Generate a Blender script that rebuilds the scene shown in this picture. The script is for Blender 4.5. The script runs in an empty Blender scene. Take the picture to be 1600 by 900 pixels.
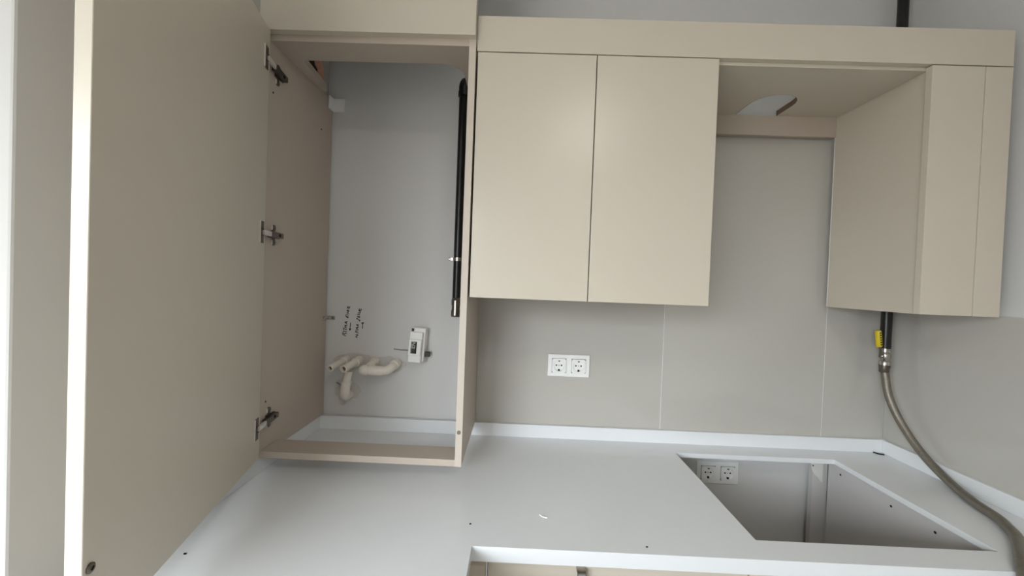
import bpy, bmesh, math, random
from mathutils import Vector, Matrix
random.seed(7)
scene = bpy.context.scene
C = scene.collection

# ---------------------------------------------------------------- camera
F_PX, YAW, PITCH, ROLL = 601.0, -0.0150, -0.0159, 0.0375
CAM = Vector((0.0, -1.407, 1.4636))
cam = bpy.data.cameras.new('camera')
cam.sensor_width = 36.0
cam.lens = 36.0 * F_PX / 1600.0
cam.clip_start = 0.02
camo = bpy.data.objects.new('camera', cam)
C.objects.link(camo)
R0 = Vector((math.cos(YAW), -math.sin(YAW), 0))
FW = Vector((math.sin(YAW) * math.cos(PITCH), math.cos(YAW) * math.cos(PITCH), math.sin(PITCH)))
U0 = R0.cross(FW)
CX = R0 * math.cos(ROLL) + U0 * math.sin(ROLL)
CY = -R0 * math.sin(ROLL) + U0 * math.cos(ROLL)
CZ = -FW
camo.matrix_world = Matrix(((CX.x, CY.x, CZ.x, CAM.x), (CX.y, CY.y, CZ.y, CAM.y),
                            (CX.z, CY.z, CZ.z, CAM.z), (0, 0, 0, 1)))
scene.camera = camo

# ---------------------------------------------------------------- world, daylight, exposure
world = bpy.data.worlds.new('overcast')
scene.world = world
world.use_nodes = True
wn = world.node_tree.nodes; wlk = world.node_tree.links
bg = wn['Background']
tcw = wn.new('ShaderNodeTexCoord'); sep = wn.new('ShaderNodeSeparateXYZ'); ramp = wn.new('ShaderNodeValToRGB')
wlk.new(tcw.outputs['Generated'], sep.inputs[0])
rg = wn.new('ShaderNodeMapRange'); rg.inputs[1].default_value = -1.0; rg.inputs[2].default_value = 1.0
wlk.new(sep.outputs['Z'], rg.inputs[0]); wlk.new(rg.outputs[0], ramp.inputs[0])
e = ramp.color_ramp.elements                 # grey ground below the horizon, overcast sky brightening to the zenith
e[0].position = 0.0; e[0].color = (0.14, 0.135, 0.125, 1)
e[1].position = 1.0; e[1].color = (0.88, 0.95, 1.0, 1)
for p_, c_ in ((0.49, (0.16, 0.155, 0.145, 1)), (0.53, (0.44, 0.47, 0.50, 1)), (0.61, (0.76, 0.82, 0.88, 1))):
    k_ = e.new(p_); k_.color = c_
wlk.new(ramp.outputs[0], bg.inputs[0])
bg.inputs[1].default_value = 22.6

def area(name, loc, direction, sx, sy, power, col):
    l = bpy.data.lights.new(name, 'AREA')
    l.shape = 'RECTANGLE'; l.size = sx; l.size_y = sy
    l.energy = power; l.color = col
    o = bpy.data.objects.new(name, l)
    C.objects.link(o)
    o.location = loc
    o.rotation_euler = Vector(direction).to_track_quat('-Z', 'Y').to_euler()
    return o
portal = area('daylight_portal', (-1.74, -2.72, 1.42), (0, 1, 0), 2.52, 1.60, 10.0, (1, 1, 1))
portal.data.cycles.is_portal = True

vs = scene.view_settings
vs.view_transform = 'Standard'; vs.look = 'None'; vs.gamma = 1.0
vs.use_curve_mapping = False
vs.exposure = 0.0

# ---------------------------------------------------------------- materials
def s2l(c):
    return tuple(((v / 255) / 12.92 if v / 255 <= 0.04045 else ((v / 255 + 0.055) / 1.055) ** 2.4) for v in c)

def mat(name, rgb, rough=0.5, metal=0.0, var=0.04, scale=6.0, bump=0.0, bscale=80.0, coat=0.0, spec=0.5, stretch=None):
    m = bpy.data.materials.new(name)
    m.use_nodes = True
    nt = m.node_tree; N = nt.nodes; L = nt.links
    b = N['Principled BSDF']
    col = s2l(rgb)
    tc = N.new('ShaderNodeTexCoord')
    mp = N.new('ShaderNodeMapping')
    if stretch: mp.inputs['Scale'].default_value = stretch
    L.new(tc.outputs['Object'], mp.inputs['Vector'])
    nz = N.new('ShaderNodeTexNoise')
    nz.inputs['Scale'].default_value = scale; nz.inputs['Detail'].default_value = 4
    L.new(mp.outputs['Vector'], nz.inputs['Vector'])
    mx = N.new('ShaderNodeMix'); mx.data_type = 'RGBA'
    mx.inputs[6].default_value = (*[max(0, v * (1 - var)) for v in col], 1)
    mx.inputs[7].default_value = (*[min(1, v * (1 + var)) for v in col], 1)
    L.new(nz.outputs['Fac'], mx.inputs[0])
    L.new(mx.outputs[2], b.inputs['Base Color'])
    b.inputs['Roughness'].default_value = rough
    b.inputs['Metallic'].default_value = metal
    b.inputs['Specular IOR Level'].default_value = spec
    b.inputs['Coat Weight'].default_value = coat
    b.inputs['Coat Roughness'].default_value = 0.08
    if bump:
        n2 = N.new('ShaderNodeTexNoise'); n2.inputs['Scale'].default_value = bscale; n2.inputs['Detail'].default_value = 3
        L.new(mp.outputs['Vector'], n2.inputs['Vector'])
        bp = N.new('ShaderNodeBump'); bp.inputs['Strength'].default_value = bump; bp.inputs['Distance'].default_value = 0.002
        L.new(n2.outputs['Fac'], bp.inputs['Height'])
        L.new(bp.outputs['Normal'], b.inputs['Normal'])
    return m

M = {}
M['lacquer'] = mat('beige_lacquer', (208, 199, 183), 0.30, var=0.02, scale=3, bump=0.03, bscale=25)
M['carcass'] = mat('beige_melamine', (190, 177, 163), 0.5, var=0.03, scale=5, bump=0.05, bscale=120)
M['inner'] = mat('grey_white_melamine', (206, 203, 201), 0.5, var=0.03, scale=6)
M['edgeband'] = mat('beige_edge_band', (205, 194, 180), 0.45, var=0.03, scale=9)
M['quartz'] = mat('white_quartz', (230, 232, 233), 0.22, var=0.012, scale=30)
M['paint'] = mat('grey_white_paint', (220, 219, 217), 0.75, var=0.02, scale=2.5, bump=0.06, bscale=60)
M['paint_dimmed'] = mat('dimmed_wall_paint', (186, 184, 180), 0.75, var=0.02, scale=2.5, bump=0.06, bscale=60)  # same paint as the other walls, darkened to imitate weaker light
M['tile'] = mat('greige_gloss_tile', (190, 187, 179), 0.08, var=0.03, scale=1.6, spec=0.55)
M['grout'] = mat('pale_grout', (232, 231, 226), 0.8)
M['ceil'] = mat('white_ceiling', (232, 232, 230), 0.9, var=0.01)
M['floor'] = mat('grey_floor_tile', (150, 146, 140), 0.4, var=0.08, scale=3)
M['plastic'] = mat('white_plastic', (244, 244, 241), 0.3, var=0.01)
M['plastic_old'] = mat('cream_plastic_pipe', (236, 230, 218), 0.4, var=0.06, scale=25)
M['grey_plastic'] = mat('grey_plastic', (150, 148, 146), 0.45)
M['black_plastic'] = mat('black_plastic', (24, 23, 28), 0.4)
M['black_paint'] = mat('black_painted_pipe', (20, 20, 20), 0.3, var=0.4, scale=20, bump=0.15, bscale=50)
M['chrome'] = mat('nickel_steel', (190, 186, 178), 0.25, metal=1.0, var=0.1, scale=20)
M['bright'] = mat('bright_zinc', (226, 222, 216), 0.38, metal=0.35, var=0.05, scale=30)
M['steel_dark'] = mat('dull_steel', (120, 114, 106), 0.35, metal=1.0, var=0.15, scale=30)
M['hose'] = mat('braided_steel_hose', (136, 130, 118), 0.42, metal=0.75, var=0.25, scale=120, bump=0.5, bscale=400)
M['yellow'] = mat('yellow_vinyl', (226, 200, 40), 0.4, var=0.08, scale=40)
M['brick'] = mat('broken_brick', (226, 172, 148), 0.9, var=0.3, scale=40, bump=0.8, bscale=90)
M['dark'] = mat('dark_hole', (28, 25, 23), 0.8)
M['chip'] = mat('raw_chipboard', (120, 100, 84), 0.85, var=0.35, scale=90, bump=0.6, bscale=150)
M['ink'] = mat('pen_ink', (38, 35, 36), 0.6)
M['plaster_shade'] = mat('shade_toned_plaster', (206, 203, 197), 0.9, var=0.06, scale=25, bump=0.5, bscale=60)
M['pvc'] = mat('white_pvc', (236, 237, 236), 0.3, var=0.01)
M['silicone'] = mat('white_silicone', (228, 226, 220), 0.4)
def glass():
    m = bpy.data.materials.new('window_glass'); m.use_nodes = True
    nt = m.node_tree; nt.nodes.clear()
    o = nt.nodes.new('ShaderNodeOutputMaterial'); mx = nt.nodes.new('ShaderNodeMixShader')
    t = nt.nodes.new('ShaderNodeBsdfTransparent'); g = nt.nodes.new('ShaderNodeBsdfGlossy')
    g.inputs['Roughness'].default_value = 0.02
    mx.inputs[0].default_value = 0.06
    nt.links.new(t.outputs[0], mx.inputs[1]); nt.links.new(g.outputs[0], mx.inputs[2]); nt.links.new(mx.outputs[0], o.inputs[0])
    return m
M['glass'] = glass()
def emit(name, col, s):
    m = bpy.data.materials.new(name); m.use_nodes = True
    b = m.node_tree.nodes['Principled BSDF']
    b.inputs['Base Color'].default_value = (0.9, 0.9, 0.88, 1)
    b.inputs['Emission Color'].default_value = (*col, 1); b.inputs['Emission Strength'].default_value = s
    return m

# ---------------------------------------------------------------- mesh helpers (all coordinates in metres, world axes)
def box(bm, x0, x1, y0, y1, z0, z1, bev=0.0):
    if x0 > x1: x0, x1 = x1, x0
    if y0 > y1: y0, y1 = y1, y0
    if z0 > z1: z0, z1 = z1, z0
    vs_ = [bm.verts.new((x, y, z)) for x in (x0, x1) for y in (y0, y1) for z in (z0, z1)]
    fs = [(0, 1, 3, 2), (4, 6, 7, 5), (0, 4, 5, 1), (2, 3, 7, 6), (0, 2, 6, 4), (1, 5, 7, 3)]
    faces = [bm.faces.new([vs_[i] for i in f]) for f in fs]
    if bev:
        es = list({e for f in faces for e in f.edges})
        bmesh.ops.bevel(bm, geom=es, offset=bev, segments=2, affect='EDGES', profile=0.5)
def mbox(*a, bev=0.0):
    bm = bmesh.new(); box(bm, *a, bev=bev); return bm
def prism(pts, axis, a, b, bm=None):
    """extrude a 2D outline along axis (0,1,2); pts are the two other coordinates in axis order"""
    bm = bm or bmesh.new()
    def P(p, h):
        l = list(p); l.insert(axis, h); return l
    A = [bm.verts.new(P(p, a)) for p in pts]; B = [bm.verts.new(P(p, b)) for p in pts]
    n = len(pts)
    bm.faces.new(A); bm.faces.new(B[::-1])
    for i in range(n):
        bm.faces.new([A[i], B[i], B[(i + 1) % n], A[(i + 1) % n]])
    return bm
def smooth_path(pts, n=8):
    pts = [Vector(p) for p in pts]
    out = []
    for i in range(len(pts) - 1):
        p0 = pts[max(i - 1, 0)]; p1 = pts[i]; p2 = pts[i + 1]; p3 = pts[min(i + 2, len(pts) - 1)]
        for k in range(n):
            t = k / n
            out.append(0.5 * ((2 * p1) + (p2 - p0) * t + (2 * p0 - 5 * p1 + 4 * p2 - p3) * t * t + (3 * p1 - p0 - 3 * p2 + p3) * t ** 3))
    out.append(pts[-1])
    return out
def tube(pts, r, seg=14, bm=None, cap=True, radii=None):
    bm = bm or bmesh.new()
    pts = [Vector(p) for p in pts]
    rings = []
    t0 = (pts[1] - pts[0]).normalized()
    ref = Vector((0, 0, 1)) if abs(t0.z) < 0.9 else Vector((1, 0, 0))
    n = t0.cross(ref).normalized()
    for i, p in enumerate(pts):
        t = (pts[min(i + 1, len(pts) - 1)] - pts[max(i - 1, 0)])
        if t.length < 1e-9: t = t0
        t.normalize()
        n = (n - t * n.dot(t)).normalized()
        b = t.cross(n)
        rr = radii[i] if radii else r
        rings.append([bm.verts.new(p + (n * math.cos(a) + b * math.sin(a)) * rr) for a in [2 * math.pi * k / seg for k in range(seg)]])
    for i in range(len(rings) - 1):
        for k in range(seg):
            bm.faces.new([rings[i][k], rings[i][(k + 1) % seg], rings[i + 1][(k + 1) % seg], rings[i + 1][k]])
    if cap:
        bm.faces.new(rings[0][::-1]); bm.faces.new(rings[-1])
    return bm
def lathe(origin, axis, prof, seg=20, bm=None):
    """prof: (distance along axis, radius)"""
    bm = bm or bmesh.new()
    o = Vector(origin); ax = Vector(axis).normalized()
    ref = Vector((0, 0, 1)) if abs(ax.z) < 0.9 else Vector((1, 0, 0))
    n = ax.cross(ref).normalized(); b = ax.cross(n)
    rings = []
    for h, r in prof:
        rings.append([bm.verts.new(o + ax * h + (n * math.cos(a) + b * math.sin(a)) * max(r, 1e-5)) for a in [2 * math.pi * k / seg for k in range(seg)]])
    for i in range(len(rings) - 1):
        for k in range(seg):
            bm.faces.new([rings[i][k], rings[i][(k + 1) % seg], rings[i + 1][(k + 1) % seg], rings[i + 1][k]])
    bm.faces.new(rings[0][::-1]); bm.faces.new(rings[-1])
    return bm
WL = {}
def obj(name, bm, m, parent=None, smooth=False, label=None):
    """link one mesh object; origin at its centre; parent gives the thing it belongs to"""
    bmesh.ops.recalc_face_normals(bm, faces=bm.faces)
    co = [v.co for v in bm.verts]
    c = Vector([(min(v[i] for v in co) + max(v[i] for v in co)) / 2 for i in range(3)])
    bmesh.ops.translate(bm, verts=bm.verts, vec=-c)
    me = bpy.data.meshes.new(name)
    bm.to_mesh(me); bm.free()
    me.materials.append(M[m] if isinstance(m, str) else m)
    if smooth:
        for p in me.polygons: p.use_smooth = True
        me.set_sharp_from_angle(angle=math.radians(40))
    o = bpy.data.objects.new(name, me)
    C.objects.link(o)
    base = WL.get(parent.name, Vector((0, 0, 0))) if parent else Vector((0, 0, 0))
    o.location = c - base
    WL[o.name] = c
    if parent: o.parent = parent
    if label: o['label'] = label
    return o
def tag(o, label, cat, group=None):
    o['label'] = label; o['category'] = cat
    if group: o['group'] = group
    return o
def thing(name, label, cat, loc, group=None):
    o = bpy.data.objects.new(name, None); C.objects.link(o)
    o.empty_display_size = 0.05
    o.location = loc; WL[o.name] = Vector(loc)
    return tag(o, label, cat, group)
def struct(name, bm, m, parent=None, smooth=False):
    o = obj(name, bm, m, parent, smooth)
    if not parent: o['kind'] = 'structure'
    return o

# ---------------------------------------------------------------- main dimensions
XL, XR = -0.7205, 1.343            # side walls
ZC = 0.9                           # worktop height
YREAR, ZCEIL = -2.7, 2.66
DOORY = -0.348                     # front plane of the wall cabinet doors
ZD0, ZD1, ZF = 1.417, 2.0907, 2.1862
TT = 0.008                         # tile thickness: tile face is at y = 0

# ---------------------------------------------------------------- the room
XW = -3.2                          # the room widens to the left behind the wall stub
WY0 = -0.8725
struct('floor', mbox(XW - 0.2, XR + 0.2, YREAR - 0.2, 0.2, -0.1, 0), 'floor')
struct('ceiling', mbox(XW - 0.2, XR + 0.2, YREAR - 0.2, 0.2, ZCEIL, ZCEIL + 0.1), 'ceil')
wb = struct('wall_back', mbox(XL - 0.2, XR + 0.2, TT, 0.2, 0, ZCEIL), 'paint')
wl = struct('wall_left', mbox(XW - 0.2, XL, WY0, TT, 0, ZCEIL, bev=0.004), 'paint_dimmed')
struct('wall_far_left', mbox(XW - 0.2, XW, YREAR, WY0, 0, ZCEIL), 'paint')
wr = struct('wall_right', mbox(XR + TT, XR + 0.2, YREAR, TT, 0, ZCEIL), 'paint')
RX0, RX1, RZ0, RZ1 = -3.00, -0.48, 0.62, 2.22
bm = bmesh.new()
box(bm, XW, RX0, YREAR - 0.18, YREAR, 0, ZCEIL); box(bm, RX1, XR + TT, YREAR - 0.18, YREAR, 0, ZCEIL)
box(bm, RX0, RX1, YREAR - 0.18, YREAR, 0, RZ0); box(bm, RX0, RX1, YREAR - 0.18, YREAR, RZ1, ZCEIL)
struct('wall_rear', bm, 'paint')

def window(name, ax, a0, a1, z0, z1, d0, d1):
    """two-sash window; ax 0: lies along y in a side wall, ax 1: along x in the rear wall; d0..d1 is its depth in the wall"""
    def B(bm, p0, p1, q0, q1, e0, e1, bev=0.003):
        if ax == 0: box(bm, e0, e1, p0, p1, q0, q1, bev)
        else: box(bm, p0, p1, e0, e1, q0, q1, bev)
    w = bpy.data.objects.new(name, None); C.objects.link(w); w['kind'] = 'structure'
    base = (d0, (a0 + a1) / 2, z0) if ax == 0 else ((a0 + a1) / 2, d0, z0)
    w.location = base; WL[w.name] = Vector(base)
    f = 0.055; mid = (a0 + a1) / 2
    for (p0, p1, q0, q1) in ((a0, a0 + f, z0, z1), (a1 - f, a1, z0, z1), (a0 + f, a1 - f, z0, z0 + f), (a0 + f, a1 - f, z1 - f, z1)):
        bm = bmesh.new(); B(bm, p0, p1, q0, q1, d0, d1); obj('window_frame', bm, 'pvc', w)
    bm = bmesh.new(); B(bm, mid - 0.045, mid + 0.045, z0 + f, z1 - f, d0, d1); obj('mullion', bm, 'pvc', w)
    dm = (d0 + d1) / 2
    for (p0, p1) in ((a0 + f, mid - 0.045), (mid + 0.045, a1 - f)):
        bm = bmesh.new(); B(bm, p0, p1, z0 + f, z1 - f, dm - 0.003, dm + 0.003, 0); obj('pane', bm, 'glass', w)
    return w
window('window_1', 1, RX0, RX1, RZ0, RZ1, YREAR - 0.15, YREAR - 0.09)

# wall tiles: large glossy slabs with thin pale joints
bm = mbox(-0.137, XR, 0.0006, TT, 0.884, 2.0256); obj('grout', bm, 'grout', wb)
ZT = 2.0256
J = 0.001
for x0, x1 in ((-0.137, 0.538), (0.538, 1.121), (1.121, XR)):
    obj('tile', mbox(x0 + (J if x0 > 0 else 0), x1 - J, 0.0, 0.0005, 0.884, ZT), 'tile', wb)
bm = mbox(XR + 0.0006, XR + TT, -1.9, 0, 0.884, 1.4186); obj('grout', bm, 'grout', wr)
for y0, y1 in ((-0.62, -0.001), (-1.24, -0.62), (-1.9, -1.24)):
    obj('tile', mbox(XR, XR + 0.0005, y0 + J, y1 - J, 0.884, 1.4186), 'tile', wr)

# broken flue hole in the left wall above the boiler cabinet, showing brick
random.seed(3)
ring_o, ring_i = [], []
for k in range(14):
    a = 2 * math.pi * k / 14
    r = 0.062 + random.uniform(-0.01, 0.012)
    ring_o.append((-0.118 + r * math.cos(a), 2.152 + r * math.sin(a)))
    r = 0.036 + random.uniform(-0.008, 0.008)
    ring_i.append((-0.118 + r * math.cos(a), 2.152 + r * math.sin(a)))
bm = bmesh.new()
A = [bm.verts.new((XL + 0.0002, *p)) for p in ring_o]
B_ = [bm.verts.new((XL + 0.016 + random.uniform(-.004, .006), (p[0] * .6 + q[0] * .4), (p[1] * .6 + q[1] * .4))) for p, q in zip(ring_o, ring_i)]
D_ = [bm.verts.new((XL + 0.004, *p)) for p in ring_i]
for k in range(14):
    bm.faces.new([A[k], A[(k + 1) % 14], B_[(k + 1) % 14], B_[k]])
    bm.faces.new([B_[k], B_[(k + 1) % 14], D_[(k + 1) % 14], D_[k]])
obj('broken_brick_edge', bm, 'brick', wl, label='rough orange brick edge of the flue hole')
bm = prism(ring_i, 0, XL + 0.0005, XL + 0.004); obj('flue_hole', bm, 'dark', wl)

# ---------------------------------------------------------------- worktop
SL = 0.0155                        # slab thickness
CDEP, XI = -0.6, -0.0772
wt = thing('worktop', 'white stone L-shaped worktop with cut-out for a hob', 'worktop', (0.3, -0.3, ZC - 0.033))
HX0, HX1, HY0, HY1 = 0.560, 1.0992, -0.0898, -0.5365
bm = bmesh.new()
outer = [(XL, 0), (XR, 0), (XR, CDEP), (XI, CDEP), (XI, -2.1), (XL, -2.1)]
def slabface(z, flip):
    v = {}
    def V(x, y):
        k = (round(x, 5), round(y, 5))
        if k not in v: v[k] = bm.verts.new((x, y, z))
        return v[k]
    quads = [[(XL, CDEP), (XI, CDEP), (XI, -2.1), (XL, -2.1)],
             [(XL, 0), (XI, 0), (XI, CDEP), (XL, CDEP)],
             [(XI, 0), (HX0, 0), (HX0, HY0), (HX0, HY1), (HX0, CDEP), (XI, CDEP)],
             [(HX0, 0), (HX1, 0), (HX1, HY0), (HX0, HY0)],
             [(HX0, HY1), (HX1, HY1), (HX1, CDEP), (HX0, CDEP)],
             [(HX1, 0), (XR, 0), (XR, CDEP), (HX1, CDEP), (HX1, HY1), (HX1, HY0)]]
    for q in quads:
        vv = [V(*p) for p in q]
        bm.faces.new(vv[::-1] if flip else vv)
    return V
VT = slabface(ZC, True); VB = slabface(ZC - SL, False)
def skirt(loop):
    for i in range(len(loop)):
        a, b = loop[i], loop[(i + 1) % len(loop)]
        bm.faces.new([VT(*a), VT(*b), VB(*b), VB(*a)])
skirt([(XL, 0), (XI, 0), (HX0, 0), (HX1, 0), (XR, 0), (XR, CDEP), (HX1, CDEP), (HX0, CDEP), (XI, CDEP), (XI, -2.1), (XL, -2.1), (XL, CDEP)])
skirt([(HX0, HY0), (HX1, HY0), (HX1, HY1), (HX0, HY1)])
obj('slab', bm, 'quartz', wt)
CT = 0.0325
bm = mbox(XI - 0.02, XR, CDEP, CDEP + 0.02, ZC - CT, ZC - SL); obj('front_edge', bm, 'quartz', wt)
bm = mbox(XI - 0.02, XI, -2.1, CDEP, ZC - CT, ZC - SL); obj('front_edge', bm, 'quartz', wt)
HU = 0.0464
obj('upstand', mbox(XL + 0.0, XR, -0.015, 0, ZC, ZC + HU, bev=0.0012), 'quartz', wt)
obj('upstand', mbox(XR - 0.015, XR, CDEP, -0.0155, ZC, ZC + HU, bev=0.0012), 'quartz', wt)
obj('upstand', mbox(XL, XL + 0.015, WY0 + 0.004, -0.0155, ZC, ZC + HU, bev=0.0012), 'quartz', wt)

# ---------------------------------------------------------------- boiler cabinet with its door open
BL, BRI, BR, BY = -0.7023, -0.156, -0.138, -0.354
ZB, ZBT, ZTP, ZFB = 0.9475, 0.966, 2.0991, 2.1172
bc = thing('boiler_cabinet', 'tall beige boiler cabinet without back, its door swung open', 'cabinet', (-0.43, -0.2, ZB))
def board(name, a, m='carcass', parent=None, bev=0.0006, label=None):
    return obj(name, mbox(*a, bev=bev), m, parent, label=label)
board('side_panel', (XL + 0.0005, BL, BY, -0.001, ZB, ZTP), parent=bc)
rp = board('side_panel', (BRI, BR, BY, -0.001, ZB, ZFB), parent=bc)
board('edge_band', (BRI - 0.0002, BR + 0.0002, BY - 0.001, BY, ZB, ZFB), 'edgeband', bc, 0)
obj('cam_cap', lathe((-0.1475, BY - 0.001, 1.043), (0, -1, 0), [(0, .0055), (.0012, .0055), (.0012, .003), (.0005, .003)]), 'steel_dark', bc, True)
board('bottom_rail', (BL, BRI, BY, -0.271, ZB, ZBT), parent=bc)
# top panel with rounded cut-out towards the wall
cut = [(XL + .0005, BY), (BRI, BY), (BRI, -0.002), (-0.190, -0.002)]
cut.append((-0.190, -0.20))
for k in range(9):
    a = math.radians(0 - 90 * k / 8)
    cut.append((-0.250 + 0.060 * math.cos(a), -0.205 + 0.060 * math.sin(a)))
cut += [(-0.45, -0.262), (-0.655, -0.2615), (-0.664, -0.256), (-0.672, -0.18), (-0.681, -0.09), (-0.690, -0.07), (XL + .0005, -0.066)]
obj('top_panel', prism(cut, 2, ZTP, ZFB), 'carcass', bc)
board('fascia', (XL + 0.0005, BR, BY - 0.02, BY + 0.012, ZFB, 2.60), 'lacquer', bc)

# open door: hinge line and free edge
HP = Vector((-0.6895, -0.3735)); FP = Vector((-0.5465, -0.9264))
dv = (FP - HP).normalized(); nv = Vector((-dv.y, dv.x))   # nv points to the inner side (right)
if nv.x < 0: nv = -nv
ZDB, ZDT = 0.957, 2.114
bm = bmesh.new()
TH = 0.0192
pts = [HP, FP, FP - nv * TH, HP - nv * TH]
bm = prism([(p.x, p.y) for p in pts], 2, ZDB, ZDT)
bmesh.ops.bevel(bm, geom=list(bm.edges), offset=0.0008, segments=1, affect='EDGES')
door = obj('door', bm, 'lacquer', bc)
p = FP - dv * 0.012
obj('catch', lathe((p.x, p.y, 1.066), (nv.x, nv.y, 0), [(0, .0068), (.002, .0068), (.0032, .0052), (.0032, .003), (.0012, .0028), (.0012, .001)]), 'steel_dark', door, True, 'round metal catch')
# concealed hinges
def hinge(z, tilt):
    h = obj('hinge', mbox(BL + 0.0005, BL + 0.0025, BY + 0.020, BY + 0.060, z - 0.009, z + 0.009, bev=0.0005), 'steel_dark', bc)
    WL[h.name] = h.location + WL[bc.name]
    bm = bmesh.new()
    for s in (-1, 1):
        lathe((BL + 0.0005, BY + 0.034, z + s * 0.021), (1, 0, 0), [(0, .0085), (.0025, .0085), (.004, .006)], 14, bm)
        box(bm, BL + 0.0005, BL + 0.0025, BY + 0.028, BY + 0.040, z + s * 0.009, z + s * 0.021)
    obj('mounting_wing', bm, 'steel_dark', h, True)
    for s in (-1, 1):
        obj('wing_glint', mbox(BL + .0005, BL + .0045, BY + .0235, BY + .0260, z + s * .021 - .0065, z + s * .021 + .0065, bev=.0005), 'bright', h)  # thin bright bar painting the metal's shine onto the wing
    bm = bmesh.new()
    zz = z + tilt
    pr = [(BY + 0.004, zz - 0.009), (BY + 0.060, z - 0.007), (BY + 0.060, z + 0.007), (BY + 0.004, zz + 0.009)]
    prism(pr, 0, BL + 0.004, BL + 0.015, bm)
    obj('arm_body', bm, 'steel_dark', h)
    lathe_bm = lathe((BL + 0.015, BY + 0.042, z), (1, 0, 0), [(0, .0045), (.001, .0045), (.001, .0015), (.0004, .0015)], 12)
    obj('screw', lathe_bm, 'dark', h, True)
    # arm crossing to the door
    q = HP + dv * 0.020 + nv * 0.004
    a0 = Vector((BL + 0.012, BY + 0.008)); d = (q - a0); n = Vector((-d.y, d.x)).normalized() * 0.0025
    pr = [a0 + n, q + n, q - n, a0 - n]
    obj('arm', prism([(v.x, v.y) for v in pr], 2, zz - 0.0065, zz + 0.0065), 'bright', h)
    # cup plate on the door
    c = HP + dv * 0.024
    pr = [c - dv * 0.010 + nv * 0.0003, c + dv * 0.010 + nv * 0.0003, c + dv * 0.010 + nv * 0.002, c - dv * 0.010 + nv * 0.002]
    obj('cup_plate', prism([(v.x, v.y) for v in pr], 2, zz - 0.029, zz + 0.029), 'steel_dark', h)
    e0, e1 = c + dv * 0.0102, c + dv * 0.0135
    pr = [e0 + nv * 0.0003, e1 + nv * 0.0003, e1 + nv * 0.0024, e0 + nv * 0.0024]
    obj('plate_glint', prism([(v.x, v.y) for v in pr], 2, zz - 0.029, zz + 0.029), 'bright', h)  # bright strip standing in for the shine along the plate's edge
    bm = lathe((c.x + nv.x * .002, c.y + nv.y * .002, zz), (nv.x, nv.y, 0), [(0, .0098), (.003, .0098), (.003, .008), (.0005, .0075)], 18)
    obj('cup', bm, 'steel_dark', h, True)
for z, t in ((2.022, 0.008), (1.571, 0.0), (1.050, -0.006)):
    hinge(z, t)
# little drilled holes in the side panel
for y, z in ((-0.3365, 1.966), (-0.074, 1.968), (-0.333, 1.098)):
    obj('drill_hole', lathe((BL + 0.0002, y, z), (1, 0, 0), [(0, .003), (.0004, .003)], 12), 'dark', bc)

# ---------------------------------------------------------------- fascia over the wall cabinets
fa = obj('fascia_board', mbox(-0.1355, 1.304, DOORY, DOORY + 0.018, ZD1, ZF, bev=0.001), 'lacquer')
tag(fa, 'long beige fascia board running above the wall cabinets', 'fascia')

# ---------------------------------------------------------------- two-door wall cabinet
wc = thing('wall_cabinet', 'beige two-door wall cabinet between boiler cabinet and hood space', 'cabinet', (0.19, -0.17, ZD0))
CB = DOORY + 0.0195
board('side_panel', (-0.1345, -0.1165, CB, -0.002, ZD0 + .002, ZD1 - .001), parent=wc)
board('side_panel', (0.504, 0.522, CB, -0.002, ZD0 + .002, ZD1 - .001), parent=wc)
board('bottom_panel', (-0.1165, 0.504, CB, -0.002, ZD0 + .002, ZD0 + .02), parent=wc)
board('top_panel', (-0.1165, 0.504, CB, -0.002, ZD1 - .019, ZD1 - .001), parent=wc)
board('shelf', (-0.1165, 0.504, CB + .02, -0.012, 1.74, 1.758), parent=wc)
board('back_panel', (-0.1165, 0.504, -0.012, -0.004, ZD0 + .02, ZD1 - .019), parent=wc)
board('door', (-0.1325, 0.1915, DOORY, DOORY + 0.018, ZD0, ZD1 - 0.003), 'lacquer', wc, 0.0009)
board('door', (0.1942, 0.5225, DOORY, DOORY + 0.018, ZD0, ZD1 - 0.003), 'lacquer', wc, 0.0009)

# ---------------------------------------------------------------- hood board with the duct cut-out
ZH = 2.0815
HBK = -0.031
hx, hr, hy = 0.814, 0.073, -0.108
arc = [(hx - hr, HBK), (hx - hr, hy)]
for k in range(1, 12):
    a = math.radians(180 + 180 * k / 12)
    arc.append((hx + hr * math.cos(a), hy + hr * math.sin(a)))
arc += [(hx + hr, hy), (hx + hr, HBK)]
hb = thing('hood_board', 'beige board over the hood space with a ragged duct hole', 'panel', (0.81, -0.16, ZH))
out = [(0.5235, DOORY + 0.0185), (1.0955, DOORY + 0.0185), (1.0955, HBK)] + arc[::-1] + [(0.5235, HBK)]
obj('board', prism(out, 2, ZH, ZH + 0.018), 'lacquer', hb)
bm = bmesh.new()
random.seed(5)
for a, b in zip(arc[:-1], arc[1:]):
    for s in range(3):
        t0, t1 = s / 3, (s + 1) / 3
        p0 = Vector(a).lerp(Vector(b), t0); p1 = Vector(a).lerp(Vector(b), t1)
        c = Vector((hx, hy)); 
        def inn(p):
            d = (Vector((hx, min(p.y, hy))) if p.y < hy else Vector((hx, p.y))) - p
            return p + d.normalized() * (0.0015 + random.random() * 0.001)
        q0, q1 = inn(p0), inn(p1)
        prism([(p0.x, p0.y), (p1.x, p1.y), (q1.x, q1.y), (q0.x, q0.y)], 2, ZH + 0.0005, ZH + 0.0175, bm)
obj('sawn_edge', bm, 'chip', hb, label='raw brown chipboard edge of the duct hole')

obj('mounting_rail', mbox(0.5235, 1.0955, HBK, HBK + 0.018, 2.0130, ZH - .0003, bev=.0006), 'carcass', hb)
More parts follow.
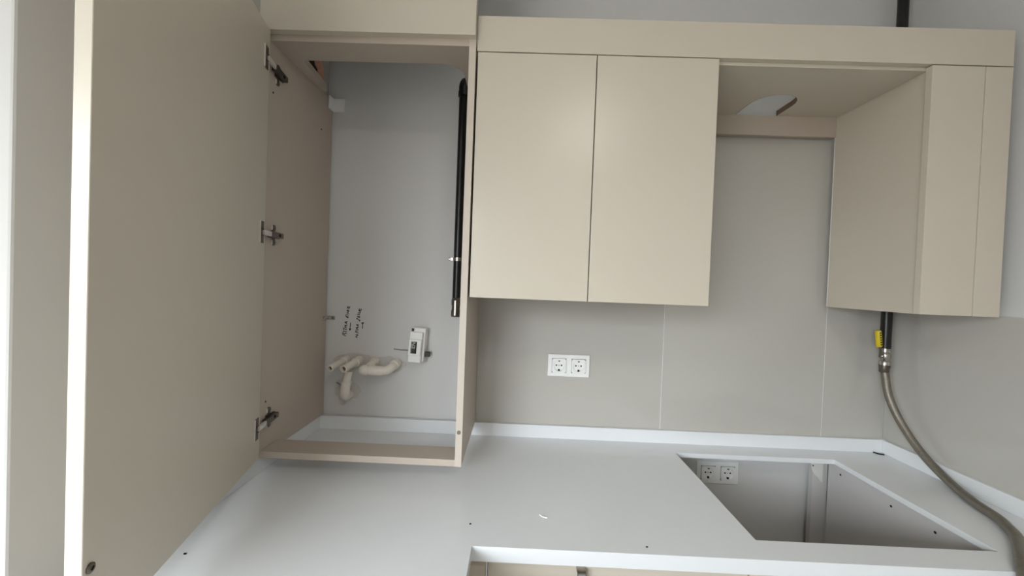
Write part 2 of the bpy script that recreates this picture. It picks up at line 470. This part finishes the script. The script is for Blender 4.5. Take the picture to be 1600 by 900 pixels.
# ---------------------------------------------------------------- corner wall cabinet
cc = thing('corner_wall_cabinet', 'narrow beige wall cabinet in the corner above the gas valve', 'cabinet', (1.2, -0.17, ZD0))
XS = 1.0965
board('side_panel', (XS, XS + 0.018, CB, -0.03, ZD0, ZH + .018), 'lacquer', cc)
board('bottom_panel', (XS + 0.018, 1.30, CB, -0.085, ZD0 + .001, ZD0 + 0.019), parent=cc)
board('silicone_bead', (XS - 0.001, XS + 0.003, -0.0295, -0.0265, ZD0 + .002, ZH), 'silicone', cc, 0)
board('door', (1.091, 1.2305, DOORY, DOORY + 0.018, ZD0, ZD1 - 0.003), 'lacquer', cc, 0.0009)
board('filler_strip', (1.2325, 1.304, DOORY, DOORY + 0.018, ZD0, ZD1 - 0.003), 'lacquer', cc, 0.0009)

# ---------------------------------------------------------------- base cabinets under the worktop
ZBC = ZC - SL - 0.0005
def base_cabinet(name, label, x0, x1, doors, pm='carcass'):
    t = thing(name, label, 'cabinet', ((x0 + x1) / 2, -0.3, 0.0))
    board('side_panel', (x0, x0 + .018, -0.56, -0.055, 0.1, ZBC), parent=t)
    board('side_panel', (x1 - .018, x1, -0.56, -0.055, 0.1, ZBC), pm, t)
    board('bottom_panel', (x0 + .018, x1 - .018, -0.56, -0.055, 0.1, 0.118), parent=t)
    board('plinth', (x0, x1, -0.52, -0.505, 0.0, 0.0995), parent=t)
    for a, b in doors:
        board('door', (a, b, -0.580, -0.562, 0.105, ZC - CT - 0.001), 'lacquer', t, 0.0009)
    return t
b1 = base_cabinet('base_cabinet', 'beige base cabinet under the plain worktop left of the hob cut-out', -0.0445, 0.520, ((-0.0425, 0.5185),))
b2 = base_cabinet('base_cabinet', 'beige base cabinet below the hob cut-out, inside seen through it', 0.522, 1.127, ((0.5235, 1.1255),), 'inner')
for y, z in ((-0.1057, 0.8564), (-0.281, 0.853), (-0.3993, 0.8537)):
    obj('drill_hole', lathe((1.1088, y, z), (-1, 0, 0), [(0, .0035), (.0004, .0035)], 12), 'dark', b2)
# torn white strip in the back corner of that cabinet
st = [(1.062, .884), (1.108, .884), (1.108, .79), (1.098, .798), (1.088, .812), (1.076, .822), (1.068, .838), (1.066, .86)]
bm = prism(st, 1, -0.034, -0.031); obj('torn_strip', bm, 'silicone', b2, label='torn white strip')
for z in (0.872, 0.852):
    obj('staple_hole', lathe((1.072, -0.034, z), (0, -1, 0), [(0, .0025), (.0004, .0025)], 10), 'dark', b2)
board('corner_post', (1.074, 1.127, -0.03, -0.012, 0.1, 0.884), 'inner', b2)
fl = obj('corner_filler', mbox(-0.0900, -0.0470, -0.580, -0.562, 0.1, ZC - CT - .001, bev=.0006), 'lacquer')
tag(fl, 'slim beige filler strip in the inner corner under the worktop', 'filler')
lb = thing('sink_base_cabinet', 'beige base cabinet run under the left worktop leg', 'cabinet', (-0.4, -1.3, 0))
board('front_panel', (-0.1085, -0.0905, -2.1, -0.5825, 0.105, ZC - CT - .001), 'lacquer', lb)
board('end_panel', (XL + .02, -0.109, -2.1, -2.082, 0, ZBC), parent=lb)
board('plinth', (-0.16, -0.145, -2.08, -0.6, 0, 0.1), parent=lb)
# pull clip on the left door
hd = thing('drawer_pull', 'small metal pull clipped on the base cabinet front', 'handle', (0.158, -0.59, 0.83))
obj('hook', prism([(-0.580, .853), (-0.6, .853), (-0.6, .832), (-0.597, .832), (-0.597, .850), (-0.580, .850)], 0, 0.149, 0.168), 'chrome', hd)
obj('tip', mbox(0.151, 0.166, -0.603, -0.6001, .833, .8505), 'grey_plastic', hd)

# ---------------------------------------------------------------- double sockets
def socket(label, x, ztop):
    W, H = 0.152, 0.081
    s = thing('double_socket', label, 'socket', (x + W / 2, -0.0, ztop - H), 'double sockets on the back wall')
    pl = obj('frame', mbox(x, x + W, -0.0075, -0.0005, ztop - H, ztop, bev=0.0022), 'plastic', s)
    for cx in (x + 0.0405, x + 0.1115):
        cz = ztop - H / 2
        obj('gap_shade', mbox(cx - .0262, cx + .0262, -0.0078, -0.0076, cz - .0262, cz + .0262), 'grey_plastic', s)  # grey plate that colours in the shade around the insert
        # square insert with a round well
        bm = bmesh.new()
        n = 32; h = 0.0251; yF = -0.0135; r = 0.0198; yW = -0.0082
        sq, ci, cb = [], [], []
        for k in range(n):
            a = 2 * math.pi * (k + 0.5) / n
            ca, sa = math.cos(a), math.sin(a)
            m_ = h / max(abs(ca), abs(sa))
            sq.append((cx + ca * m_, cz + sa * m_)); ci.append((cx + ca * r, cz + sa * r)); cb.append((cx + ca * r * .93, cz + sa * r * .93))
        vb = [bm.verts.new((p[0], -0.0079, p[1])) for p in sq]
        va = [bm.verts.new((p[0], yF, p[1])) for p in sq]
        vc = [bm.verts.new((p[0], yF, p[1])) for p in ci]
        vd = [bm.verts.new((p[0], yW, p[1])) for p in cb]
        for k in range(n):
            j = (k + 1) % n
            bm.faces.new([vb[k], vb[j], va[j], va[k]]); bm.faces.new([va[k], va[j], vc[j], vc[k]]); bm.faces.new([vc[k], vc[j], vd[j], vd[k]])
        bm.faces.new(vd)
        ins = obj('insert', bm, 'plastic', s)
        for dx, rr in ((-0.0095, .0030), (0, .0019), (0.0095, .0030)):
            obj('pin_hole', lathe((cx + dx, yW, cz + 0.001), (0, -1, 0), [(0, rr), (.0003, rr)], 12), 'dark' if dx else 'grey_plastic', ins)
        obj('earth_clip', mbox(cx - .0030, cx + .0030, -0.0130, yW, cz - .0190, cz - .0130), 'dark', ins)
        obj('earth_clip', mbox(cx - .0026, cx + .0026, -0.0130, yW, cz + .0150, cz + .0190), 'steel_dark', ins)
    return s
socket('white double socket on the tiled splashback above the worktop', 0.120, 1.2063)
s2 = socket('white double socket low on the wall seen through the hob cut-out', 0.680, 0.8343)
s2.location.y += TT

# ---------------------------------------------------------------- gas pipe inside the boiler cabinet
PX, PY = -0.2180, -0.036
gp = thing('boiler_gas_pipe', 'black painted gas pipe with brass-grey fitting inside the boiler cabinet', 'pipe', (PX, PY, 1.33))
obj('pipe', tube([(PX, PY, 1.40), (PX, PY, 2.13)], 0.0148, 18), 'black_paint', gp, True)
obj('elbow', tube(smooth_path([(PX, PY, 2.128), (PX, PY, 2.15), (PX + .004, PY + .012, 2.168), (PX + .006, PY + .045, 2.172)], 6), 0.0165, 16), 'black_paint', gp, True)
obj('collar', lathe((PX, PY, 2.112), (0, 0, 1), [(0, .0148), (.001, .0185), (.018, .0185), (.02, .0148)]), 'black_paint', gp, True)
cl = obj('clamp', lathe((PX, PY, 1.530), (0, 0, 1), [(0, .0149), (0, .0172), (.012, .0172), (.012, .0149)]), 'chrome', gp, True)
obj('bolt', lathe((PX - .017, PY, 1.536), (-1, 0, 0), [(0, .003), (.010, .003), (.010, .0055), (.014, .0055)], 10), 'chrome', cl, True)
obj('ear', mbox(PX - .026, PX - .013, PY - .004, PY + .004, 1.531, 1.542, bev=.001), 'chrome', cl)
obj('stem', tube([(PX - .005, PY + .015, 1.536), (PX - .005, 0.008, 1.536)], .004, 8), 'chrome', cl)
vv = obj('end_fitting', lathe((PX - .001, PY, 1.332), (0, 0, 1), [(0, .0125), (0, .0165), (.022, .0165), (.025, .0145), (.040, .0145), (.042, .0165), (.060, .0165), (.069, .0138)], 8), 'steel_dark', gp, True)
obj('fitting_lever', mbox(PX - .0035, PX + .0045, PY - .026, PY - .0166, 1.336, 1.392, bev=.002), 'chrome', vv)

# ---------------------------------------------------------------- gas pipe, valve and hose in the right corner
GX, GY = 1.2905, -0.046
g2 = thing('corner_gas_pipe', 'black gas riser running down the corner behind the wall cabinet', 'pipe', (GX, GY, 1.28))
obj('pipe', tube([(GX, GY, 1.281), (GX, GY, 2.62)], 0.0155, 18), 'black_paint', g2, True)
obj('coupling', lathe((GX, GY, 2.6), (0, 0, 1), [(0, .0155), (0.002, .021), (.055, .021), (.058, .0155)]), 'black_paint', g2, True)
gv = thing('gas_valve', 'nickel ball valve with yellow lever under the corner cabinet', 'valve', (GX, GY, 1.215))
obj('body', lathe((GX + .001, GY, 1.222), (0, 0, 1), [(0, .011), (0, .0155), (.014, .0155), (.017, .013), (.026, .016), (.036, .0165), (.044, .013), (.046, .0155), (.0585, .0155), (.0585, .012)], 12), 'chrome', gv, True)
obj('stem', lathe((GX - .013, GY - .006, 1.254), (-1, -0.5, 0), [(0, .006), (.012, .006), (.012, .004), (.02, .004)], 12), 'chrome', gv, True)
lev = obj('lever', tube([(GX - .028, GY - .014, 1.252), (GX - .030, GY - .016, 1.275), (GX - .036, GY - .018, 1.29), (GX - .044, GY - .02, 1.343)], .0035, 8), 'steel_dark', gv)
bm = tube([(GX - .0375, GY - .0185, 1.288), (GX - .0385, GY - .0187, 1.292), (GX - .0455, GY - .02, 1.340), (GX - .046, GY - .02, 1.344)], .009, 12, radii=[.0075, .0092, .0092, .0075])
gr = obj('grip', bm, 'yellow', lev, True, 'yellow vinyl grip')
for k in range(6):
    f = k / 5
    xg, zg = GX - .0390 - .0062 * f, 1.296 + .040 * f
    obj('print_mark', mbox(xg - .0025, xg + .002, GY - .0295, GY - .0280, zg - .0022, zg + .0018), 'ink', gr)
hose_pts = [(1.2905, -0.046, 1.2215), (1.2915, -0.050, 1.19), (1.293, -0.066, 1.118), (1.303, -0.100, 1.042), (1.308, -0.165, 0.968), (1.304, -0.248, 0.920), (1.262, -0.348, 0.9128), (1.234, -0.426, 0.9128), (1.212, -0.462, 0.9128), (1.184, -0.502, 0.9128), (1.137, -0.544, 0.9128), (1.088, -0.586, 0.913), (1.058, -0.613, 0.908), (1.044, -0.628, 0.88), (1.042, -0.632, 0.82), (1.042, -0.634, 0.5)]
hs = thing('gas_hose', 'braided steel gas hose drooping from the valve across the worktop', 'hose', (1.27, -0.3, 0.9))
obj('hose', tube(smooth_path(hose_pts, 10), 0.0116, 16), 'hose', hs, True)
obj('nut', lathe((GX, GY, 1.196), (0, -0.06, 1), [(0, .0125), (.004, .0145), (.018, .0145), (.018, .016), (.0255, .016)], 12), 'steel_dark', hs, True)

# ---------------------------------------------------------------- plastic water pipes in the boiler cabinet
def openpipe(name, label, a, b, r, sleeve=None):
    t = thing(name, label, 'pipe', a, 'water pipe stubs in the boiler cabinet')
    a, b = Vector(a), Vector(b); d = (b - a)
    L_ = d.length
    obj('pipe', lathe(a, d, [(0, r), (L_ - .001, r), (L_, r - .001), (L_, r * .66), (L_ - .012, r * .64)], 20), 'plastic_old', t, True)
    k = lathe(a + d * 0.90, d, [(0, .0005), (.0005, r * .63)], 16); obj('bore', k, 'chip', t)
    if sleeve:
        obj('socket_sleeve', lathe(a, d, [(0, r * 1.3), (sleeve, r * 1.3), (sleeve + .002, r * 1.0)], 20), 'plastic_old', t, True)
    return t
openpipe('water_pipe', 'leftmost open white pipe stub pointing out of the boiler cabinet wall', (-0.624, 0.006, 1.154), (-0.635, -0.1, 1.1425), .0118, .022)
openpipe('water_pipe', 'second open white pipe stub, right above the downward elbow pipe', (-0.5765, 0.006, 1.153), (-0.588, -0.1, 1.1425), .0130, .03)
dp = thing('water_pipe', 'white pipe dropping down and bending into the wall below the stubs', 'pipe', (-0.605, -0.03, 1.03), 'water pipe stubs in the boiler cabinet')
obj('pipe', tube([(-0.5965, -0.040, 1.122), (-0.6035, -0.040, 1.075)], .0145, 18), 'plastic_old', dp, True)
obj('elbow', tube(smooth_path([(-0.603, -0.040, 1.078), (-0.6055, -0.040, 1.052), (-0.608, -0.034, 1.032), (-0.610, -0.012, 1.026), (-0.611, 0.006, 1.026)], 6), .0165, 18), 'plastic_old', dp, True)
obj('ring', lathe((-0.6025, -0.040, 1.084), (-.1, 0, -1), [(0, .0145), (0, .018), (.012, .018), (.012, .0165)], 18), 'plastic_old', dp, True)
obj('wall_crack', tube(smooth_path([(-0.618, -0.03, 1.062), (-0.640, -0.02, 1.070), (-0.656, 0.002, 1.067)], 5), .0025, 8), 'grey_plastic', dp, label='thin grey wire')
ep = thing('water_pipe', 'thick white elbow fitting lying sideways, rightmost of the pipes', 'pipe', (-0.49, -0.04, 1.12), 'water pipe stubs in the boiler cabinet')
obj('body', lathe((-0.520, -0.054, 1.1310), (1, 0.02, -0.03), [(0, .0150), (.002, .0150), (.003, .0178), (.044, .0178), (.052, .0165)], 20), 'plastic_old', ep, True)
obj('elbow', tube(smooth_path([(-0.474, -0.053, 1.1300), (-0.456, -0.049, 1.132), (-0.444, -0.032, 1.139), (-0.434, 0.006, 1.150)], 6), .0160, 18), 'plastic_old', ep, True)
obj('collar', lathe((-0.4395, -0.020, 1.1445), (.2, 1, .28), [(0, .016), (0, .0185), (.02, .0185), (.02, .016)], 20), 'plastic_old', ep, True)
obj('end_cap', lathe((-0.521, -0.054, 1.1310), (-1, -.25, .05), [(0, .0165), (.002, .0182), (.012, .0185), (.020, .0165), (.027, .0115), (.030, .006), (.031, .001)], 20), 'plastic_old', ep, True)
obj('cap_hole', lathe((-0.5405, -0.0655, 1.1360), (-.7, -1, .3), [(0, .0035), (.0006, .0035)], 12), 'grey_plastic', ep)
obj('back_pipe', tube([(-0.525, -0.045, 1.138), (-0.516, 0.006, 1.152)], .0130, 16), 'plastic_old', ep, True)
obj('back_sleeve', lathe((-0.5175, -0.008, 1.150), (.2, 1, .28), [(0, .013), (0, .0165), (.014, .0165)], 18), 'plastic_old', ep, True)
obj('embossed_mark', lathe((-0.474, -0.0668, 1.136), (0, -1, .35), [(0, .004), (.001, .004), (.001, .0025), (.0005, .0025)], 12), 'grey_plastic', ep)
random.seed(11)
def patch(x, z, rx, rz, name='plaster_shade_patch'):
    pts = []
    for k in range(18):
        a = 2 * math.pi * k / 18
        r = 1 + random.uniform(-.16, .16)
        pts.append((x + rx * r * math.cos(a), z + rz * r * math.sin(a)))
    obj(name, prism(pts, 1, TT - 0.0015, TT + .001), 'plaster_shade', wb)  # plaster darker than the wall, painting soft shade and cavities round the pipes
patch(-0.600, 1.148, .07, .030); patch(-0.475, 1.140, .070, .032); patch(-0.620, 1.035, .045, .034)

# ---------------------------------------------------------------- small breaker box on the boiler cabinet wall
bx = thing('breaker_box', 'small white breaker module with dark window hung on the boiler cabinet wall', 'breaker', (-0.352, -0.02, 1.165))
tilt = Matrix.Rotation(math.radians(3.0), 4, 'Y')
def tb(name, a, m, bev=.001, parent=bx):
    bm = mbox(*a, bev=bev)
    c = Vector((-0.352, 0, 1.22))
    bmesh.ops.transform(bm, matrix=Matrix.Translation(c) @ tilt @ Matrix.Translation(-c), verts=bm.verts)
    return obj(name, bm, m, parent)
tb('housing', (-0.3745, -0.3265, -0.036, TT - .001, 1.166, 1.286), 'plastic', .003)
tb('face', (-0.3785, -0.3335, -0.050, -0.0362, 1.164, 1.272), 'plastic', .002)
fr = tb('raised_front', (-0.3785, -0.3345, -0.058, -0.0502, 1.190, 1.247), 'plastic', .002)
tb('display', (-0.3700, -0.3490, -0.0592, -0.0582, 1.197, 1.240), 'grey_plastic', 0, fr)
tb('toggle', (-0.3665, -0.3540, -0.0630, -0.0594, 1.1985, 1.2150), 'black_plastic', .001, fr)
tb('toggle_slot', (-0.3535, -0.3490, -0.0600, -0.0594, 1.1975, 1.2385), 'dark', 0, fr)
for dx, dz in ((-0.367, 1.232), (-0.3585, 1.228), (-0.362, 1.221)):
    tb('print_mark', (dx, dx + .005, -0.0597, -0.0593, dz, dz + .0035), 'dark', 0, fr)
tb('clip', (-0.3765, -0.368, -0.040, -0.030, 1.2735, 1.283), 'black_plastic', .001)
tb('plug', (-0.3262, -0.3090, -0.022, -0.006, 1.182, 1.200), 'black_plastic', .0015)
cb = obj('thin_cable', tube(smooth_path([(-0.376, 0.004, 1.197), (-0.40, 0.005, 1.1965), (-0.43, 0.006, 1.197), (-0.45, 0.0065, 1.199)], 5), .0022, 8), 'grey_plastic', bx)

# ---------------------------------------------------------------- cover, hanger
cv = thing('cover_box', 'small white plastic cover high in the boiler cabinet corner', 'cover', (-0.68, -0.015, 2.06))
obj('cap', mbox(-0.6985, -0.658, -0.006, TT - .0005, 2.0615, 2.1065, bev=.002), 'plastic', cv)
obj('flange', mbox(-0.7015, -0.6965, -0.033, TT - .0005, 2.0605, 2.1075, bev=.0015), 'plastic', cv)
hg = thing('hanger_bracket', 'tiny metal hanging bracket on the boiler cabinet side near the writing', 'bracket', (-0.69, -0.012, 1.30))
obj('plate', mbox(-0.7018, -0.673, 0.0045, TT - .0003, 1.2985, 1.3125, bev=.0008), 'chrome', hg)
obj('angle', mbox(-0.7018, -0.6995, -0.028, 0.0044, 1.2990, 1.3120, bev=.0008), 'chrome', hg)
obj('screw', lathe((-0.680, .0044, 1.3055), (0, -1, 0), [(0, .004), (.0015, .0035), (.002, .001)], 10), 'steel_dark', hg)

# ---------------------------------------------------------------- handwriting on the wall (runs upwards)
wr_ = thing('wall_writing', 'two lines of black handwriting with arrows on the boiler cabinet wall', 'writing', (-0.61, TT, 1.25))
def stroke(pts, r=.00125):
    bm = bmesh.new()
    P3 = [Vector((-0.6797 + 0.1472 * u / 831, TT - .0004, 1.3692 - 0.148 * v / 900 - 0.0)) for u, v in pts]
    # keep the hand's slope: the picture plane is turned a little against the wall
    for a, b in zip(P3[:-1], P3[1:]):
        d = (b - a); L_ = d.length
        if L_ < 1e-6: continue
        d.normalize(); n = Vector((-d.z, 0, d.x)) * r
        q = [a - d * r * .6 + n, b + d * r * .6 + n, b + d * r * .6 - n, a - d * r * .6 - n]
        prism([(v.x, v.z) for v in q], 1, TT - .0006, TT - .0001, bm)
    obj('stroke', bm, 'ink', wr_)
S = [
 # first line: ISITMA
 [(205, 755), (275, 785)], [(225, 700), (205, 725), (245, 745), (265, 720), (290, 735)], [(215, 675), (290, 690)],
 [(222, 600), (222, 645)], [(222, 622), (292, 645)], [(290, 605), (245, 590), (270, 565), (245, 545), (298, 555)],
 [(295, 520), (245, 475), (298, 460)], [(268, 500), (285, 468)],
 # second word
 [(262, 335), (255, 318), (290, 370), (315, 375), (310, 350), (288, 345)], [(268, 300), (322, 315)],
 [(325, 275), (285, 265), (322, 230), (285, 215)], [(285, 200), (330, 205)],
 [(288, 125), (300, 160), (335, 155), (345, 120)], [(305, 140), (312, 118)],
 # arrow down
 [(368, 485), (358, 640)], [(340, 618), (358, 655), (378, 618)],
 # second line
 [(480, 790), (515, 810), (505, 785)], [(485, 745), (500, 760), (530, 745), (520, 770)], [(480, 690), (535, 705)],
 [(482, 650), (482, 685)], [(482, 668), (530, 660)], [(532, 630), (490, 620), (515, 600), (490, 585), (535, 580)],
 [(535, 560), (490, 520), (540, 525)], [(512, 545), (520, 520)],
 [(500, 400), (495, 375), (530, 400), (560, 440), (560, 410)], [(510, 345), (560, 360)], [(510, 330), (535, 345), (562, 330)],
 [(505, 290), (540, 300), (555, 270)], [(515, 260), (568, 245)], [(568, 225), (535, 205)],
 [(540, 160), (535, 190), (575, 200), (590, 175), (570, 165)],
 # arrow up
 [(622, 605), (622, 478)], [(598, 478), (648, 472)], [(606, 490), (622, 466), (640, 486)],
]
for s in S: stroke(s)

# ---------------------------------------------------------------- specks left on the worktop, and a modelled glint
def speck(label, x, y, s):
    bm = bmesh.new(); bmesh.ops.create_icosphere(bm, subdivisions=1, radius=s)
    for v in bm.verts:
        v.co = Vector((v.co.x * 1.5, v.co.y, max(v.co.z, -s * .4) * .6)) * random.uniform(.8, 1.2)
        v.co.z = max(v.co.z, -s * .3)
    zb = min(v.co.z for v in bm.verts)
    bmesh.ops.translate(bm, verts=bm.verts, vec=(x, y, ZC - zb))
    tag(obj('speck', bm, 'dark'), label, 'speck', 'specks on the worktop')
speck('dark speck on the worktop beside the open door', -0.6392, -0.663, .0026)
speck('dark speck on the worktop near its inner front corner', -0.0889, -0.5272, .0024)
speck('dark speck on the worktop close to the straight front edge', 0.3011, -0.5775, .002)
sp = tag(obj('glue_smear', tube([(1.296, -0.0165, .9015), (1.305, -0.030, .9015), (1.318, -0.034, .9015)], .003, 8), 'dark'), 'dark smear on the worktop at the right back corner', 'smear')
bm = tube(smooth_path([(0.074, -0.478, .9008), (0.080, -0.487, .9008), (0.092, -0.491, .9008)], 4), .0011, 6)  # white curl modelled in place of specular reflections on the stone
tag(obj('worktop_glint', bm, 'plastic'), 'curled white strip standing in for a glint on the worktop', 'worktop_glint')

# ---------------------------------------------------------------- ceiling lamp behind the viewer
lp = thing('ceiling_lamp', 'round opal ceiling lamp', 'lamp', (0.45, -2.05, ZCEIL))
obj('base', lathe((0.45, -2.05, ZCEIL - .0005), (0, 0, -1), [(0, .12), (.02, .12), (.02, .10)], 28), 'pvc', lp, True)
obj('lamp_shade', lathe((0.45, -2.05, ZCEIL - .0206), (0, 0, -1), [(0, .14), (.02, .145), (.05, .12), (.065, .06), (.068, .005)], 28), emit('opal_glow', (1.0, 0.93, 0.82), 1.5), lp, True)
l = bpy.data.lights.new('ceiling_lamp_light', 'AREA'); l.shape = 'DISK'; l.size = 0.26; l.energy = 7.0; l.color = (1.0, 0.96, 0.90)
lo = bpy.data.objects.new('ceiling_lamp_light', l); C.objects.link(lo)
lo.location = (0.45, -2.05, ZCEIL - 0.095)
